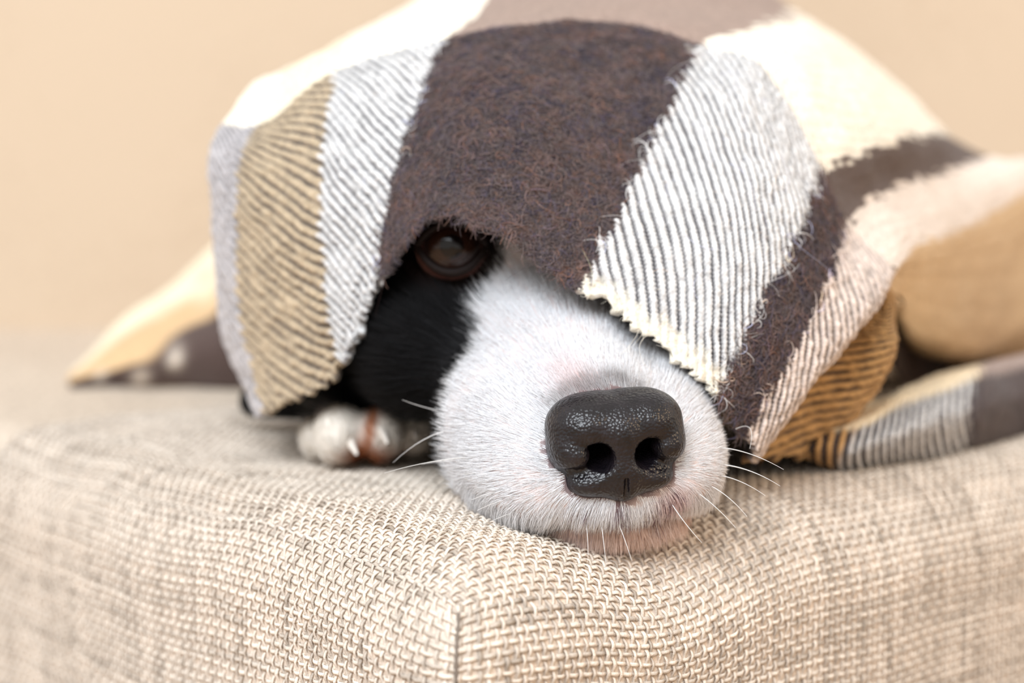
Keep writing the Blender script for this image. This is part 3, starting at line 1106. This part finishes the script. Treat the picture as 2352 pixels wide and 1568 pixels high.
us = np.linspace(ucol[0], ucol[-1], 640)
vs_f = np.concatenate([np.linspace(0, vrow[4] * 1.06, 260), np.linspace(vrow[4] * 1.06, vrow[-1], 90)[1:]])
SB = blanket_surface(us, vs_f)
flat = SB.reshape(-1, 3)
U, Vv = np.meshgrid(us, vs_f, indexing='ij')
nb_ = normals_of(SB)
if nb_[300, 100, 1] > 0:
    nb_ = -nb_
wr = 1.6 * vnoise(flat, 26, 61) + 0.8 * vnoise(flat, 11, 62)
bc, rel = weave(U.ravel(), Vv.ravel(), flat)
# ragged hem
edge_w = np.exp(-Vv.ravel() / 5.0)
bpos = flat + nb_.reshape(-1, 3) * (wr + rel)[:, None]
dv_ = np.gradient(SB, axis=1).reshape(-1, 3)
dv_ /= np.linalg.norm(dv_, axis=1)[:, None] + 1e-9
rag = (2.0 * vnoise(np.stack([U.ravel(), U.ravel() * 0, U.ravel() * 0], 1), 3.2, 63) + 1.2 * vnoise(np.stack([U.ravel(), U.ravel() * 0, U.ravel() * 0], 1), 1.4, 64))
bpos += dv_ * (rag * edge_w)[:, None]
bfaces = grid_faces(len(us), len(vs_f))
kf = 300 * (len(vs_f) - 1) + 100
fn0 = np.cross(flat[bfaces[kf, 1]] - flat[bfaces[kf, 0]], flat[bfaces[kf, 2]] - flat[bfaces[kf, 0]])
if fn0[1] > 0:
    bfaces = bfaces[:, ::-1]
allv = [bpos]
allf = [bfaces]
allc = [bc]
base_n = len(bpos)


def cloth_patch(net, nu, nv, colour, amp=1.2, wrinkle=1.5, seed=70):
    g = np.array([[P(*c) for c in colm] for colm in net])
    uc = np.concatenate([[0], np.cumsum(np.linalg.norm(g[1:] - g[:-1], axis=2).mean(1))])
    vr = np.concatenate([[0], np.cumsum(np.linalg.norm(g[:, 1:] - g[:, :-1], axis=2).mean(0))])
    u_ = np.linspace(0, uc[-1], nu)
    v__ = np.linspace(0, vr[-1], nv)
    S = np.swapaxes(crom(v__, vr, np.swapaxes(crom(u_, uc, g), 0, 1)), 0, 1)
    nn__ = normals_of(S)
    if nn__[nu // 2, int(nv * 0.32)] @ np.array((0, -1.0, 0.4)) < 0:
        nn__ = -nn__
    UU, VV = np.meshgrid(u_, v__, indexing='ij')
    ci = np.interp(UU.ravel(), uc, np.arange(len(uc)))
    ri = np.interp(VV.ravel(), vr, np.arange(len(vr)))
    c, h = colour(UU.ravel(), VV.ravel(), ci, ri)
    f3 = S.reshape(-1, 3)
    p = f3 + nn__.reshape(-1, 3) * (amp * h + wrinkle * vnoise(f3, 22, seed))[:, None]
    f = grid_faces(nu, nv)
    k = (nu // 2) * (nv - 1) + int(nv * 0.32)
    nrm = np.cross(f3[f[k, 1]] - f3[f[k, 0]], f3[f[k, 2]] - f3[f[k, 0]])
    if nrm @ np.array((0, -1.0, 0.4)) < 0:
        f = f[:, ::-1]
    return p, f, c


def roll_colour(u, v, ci, ri):
    uv3 = np.stack([u, v, u * 0], 1)
    ph = (u * 1.0 + v * 0.30) / 5.6 * 2 * math.pi + 0.7 * vnoise(uv3, 9, 71)
    ridge = sstep(-0.2, 0.3, np.sin(ph))
    bead = vnoise(uv3, 2.0, 72)
    tanw = sstep(1.15, 0.8, ci)
    warp = mix(WWHITE * 0.95, TAN * 1.2, tanw)
    rib = warp * ridge[:, None] + RIBK * (1 - ridge[:, None])
    dk = sstep(-0.12, 0.12, ci - 4.0 + 0.12 * np.sin(ph) - 0.04 * vnoise(uv3, 3, 73))
    c = rib * (1 - dk[:, None]) + KDARK * 1.3 * dk[:, None] * (1 + 0.3 * bead[:, None])
    top = sstep(2.85, 3.2, ri + 0.08 * bead)
    tcol_ = mix(np.array((0.88, 0.74, 0.52)), np.array((0.36, 0.28, 0.25)), dk)
    c = c * (1 - top[:, None]) + tcol_ * top[:, None]
    return np.clip(c, 0, 1), (ridge - 0.5) * (1 - dk) * (1 - top) + 0.3 * bead


ROLL_NET = [
    [(1838, 1040, 118), (1846, 1046, 110), (1862, 1030, 102), (1890, 992, 106), (1915, 950, 130), (1930, 915, 160)],
    [(1925, 1082, 122), (1920, 1075, 110), (1934, 1040, 102), (1968, 985, 108), (2000, 935, 135), (2015, 915, 190)],
    [(2012, 1074, 132), (2010, 1066, 118), (2022, 1012, 109), (2050, 945, 124), (2075, 895, 160), (2085, 898, 230)],
    [(2120, 1058, 152), (2118, 1047, 136), (2128, 980, 126), (2148, 905, 142), (2170, 862, 202), (2180, 868, 280)],
    [(2230, 1040, 178), (2228, 1026, 160), (2234, 950, 150), (2245, 872, 168), (2252, 838, 226), (2262, 846, 310)],
    [(2352, 1015, 215), (2350, 1002, 200), (2352, 920, 190), (2354, 845, 206), (2356, 815, 250), (2360, 830, 330)],
    [(2520, 985, 245), (2520, 972, 228), (2522, 895, 220), (2524, 810, 236), (2526, 775, 280), (2530, 790, 350)],
    [(2720, 960, 275), (2720, 948, 258), (2722, 875, 250), (2724, 790, 266), (2726, 750, 310), (2730, 735, 380)],
]
p_, f_, c_ = cloth_patch(ROLL_NET, 300, 130, roll_colour, 1.4, 1.2, 75)
allv.append(p_)
allf.append(f_ + base_n)
allc.append(c_)
base_n += len(p_)


def left_colour(u, v, ci, ri):
    uv3 = np.stack([u, v, u * 0], 1)
    n = 0.25 * vnoise(uv3, 12, 81)
    dark = sstep(1.35, 1.05, ri + n - 0.45 * np.clip(ci - 1.4, 0, 1.4))
    creamw = sstep(2.0, 2.7, ri + n)
    c = mix(np.array((0.70, 0.48, 0.27)), np.array((0.92, 0.82, 0.62)), creamw)
    c = c * (1 - dark[:, None]) + np.array((0.10, 0.068, 0.060)) * dark[:, None]
    for cc, rr_, sz in ((1.35, 0.45, 0.17), (2.0, 0.95, 0.14), (0.6, 0.9, 0.12)):
        s = np.exp(-((ci - cc) / sz) ** 2 - ((ri - rr_) / 0.33) ** 2)
        c = c * (1 - s[:, None]) + np.array((0.74, 0.64, 0.54)) * s[:, None]
    return np.clip(c, 0, 1), 0.3 * vnoise(uv3, 3, 82)


LEFT_NET = [
    [(170, 897, 330), (160, 885, 328), (158, 868, 332), (165, 852, 345)],
    [(280, 895, 335), (280, 850, 330), (282, 790, 348), (290, 735, 390)],
    [(400, 890, 330), (400, 828, 322), (402, 725, 348), (410, 648, 400)],
    [(540, 888, 320), (540, 795, 312), (530, 680, 345), (520, 550, 410)],
    [(700, 885, 320), (700, 790, 315), (680, 640, 345), (650, 470, 410)],
    [(860, 880, 320), (860, 780, 318), (840, 600, 345), (800, 420, 410)],
]
p_, f_, c_ = cloth_patch(LEFT_NET, 150, 80, left_colour, 1.0, 2.5, 85)
allv.append(p_)
allf.append(f_ + base_n)
allc.append(c_)

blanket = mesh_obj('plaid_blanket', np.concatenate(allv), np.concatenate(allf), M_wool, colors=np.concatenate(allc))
tag(blanket, 'brown, white and beige plaid wool blanket draped over the dog', 'blanket')
so = blanket.modifiers.new('thickness', 'SOLIDIFY')
so.thickness = 0.0026
so.offset = -1.0

# ---- loose wool fibres standing off the cloth
nbf = nb_.reshape(-1, 3)


def fibres(n, seed, weight, lmin, lmax, r0, r1, curl, lift, brighten):
    r_ = np.random.default_rng(seed)
    w = weight(U.ravel(), Vv.ravel())
    cell = np.linalg.norm(np.gradient(SB, axis=0), axis=2) * np.linalg.norm(np.gradient(SB, axis=1), axis=2)
    w = w * cell.ravel()
    w = w / w.sum()
    k = r_.choice(len(w), n, p=w)
    root = bpos[k] - nbf[k] * 0.3
    nr = nbf[k]
    t = r_.normal(0, 1, (n, 3))
    t -= nr * (t * nr).sum(1)[:, None]
    t /= np.linalg.norm(t, axis=1)[:, None]
    bt = np.cross(nr, t)
    K = 8
    L = r_.uniform(lmin, lmax, n)
    pts = np.zeros((n, K, 3))
    pts[:, 0] = root
    ang = np.zeros(n)
    da = r_.normal(0, curl, n)
    el = r_.uniform(0.3, 1.2, n) * lift
    for j in range(1, K):
        d = t * np.cos(ang)[:, None] + bt * np.sin(ang)[:, None] + nr * (el * (1 - 2.0 * j / K))[:, None]
        d /= np.linalg.norm(d, axis=1)[:, None]
        pts[:, j] = pts[:, j - 1] + d * (L / (K - 1))[:, None]
        ang += da + r_.normal(0, curl * 0.4, n)
    base = bc[k]
    colr = np.minimum(base * r_.uniform(0.8, brighten, n)[:, None] + r_.uniform(0, 0.035, n)[:, None], np.maximum(base * 1.1, 0.45 if brighten < 4 else 0.6))
    hue = r_.random(n)[:, None]
    colr = np.where(hue < 0.10, colr * np.array((1.4, 1.08, 0.85)), np.where(hue > 0.88, colr * np.array((0.85, 0.9, 1.25)), colr))
    rr = r_.uniform(r0, r1, n)[:, None] * np.linspace(1, 0.5, K)[None]
    return pts, rr, np.clip(colr, 0.003, 1)


def wdark(u, v):
    m = ((u > ucol[4]) & (u < ucol[8])) | ((u > ucol[10]) & (u < ucol[11]))
    return m * (v < VB * 0.985) * (1 + 2.5 * np.exp(-v / 4.0))


def wlight(u, v):
    m = ((u > ucol[2]) & (u < ucol[4])) | ((u > ucol[8]) & (u < ucol[10])) | ((u > ucol[11]) & (u < ucol[14]))
    return m * (v < VB * 1.05) * (1 + 2.0 * np.exp(-v / 4.0))


def wstray(u, v):
    return ((u > ucol[4]) & (u < ucol[11])) * (v < VB) * 1.0


fa = fibres(34000, 91, wdark, 2.5, 7.0, 0.06, 0.13, 0.42, 0.75, 2.8)
fb = fibres(5000, 92, wlight, 0.8, 2.6, 0.03, 0.06, 0.35, 0.6, 1.1)
fc = fibres(260, 93, wstray, 8, 24, 0.03, 0.055, 0.25, 0.8, 5.0)
ppts, prr, pcc = (np.concatenate([a, b_, c]) for a, b_, c in zip(fa, fb, fc))
hair_obj('wool_fibres', ppts, prr, pcc, M_fibre, blanket)
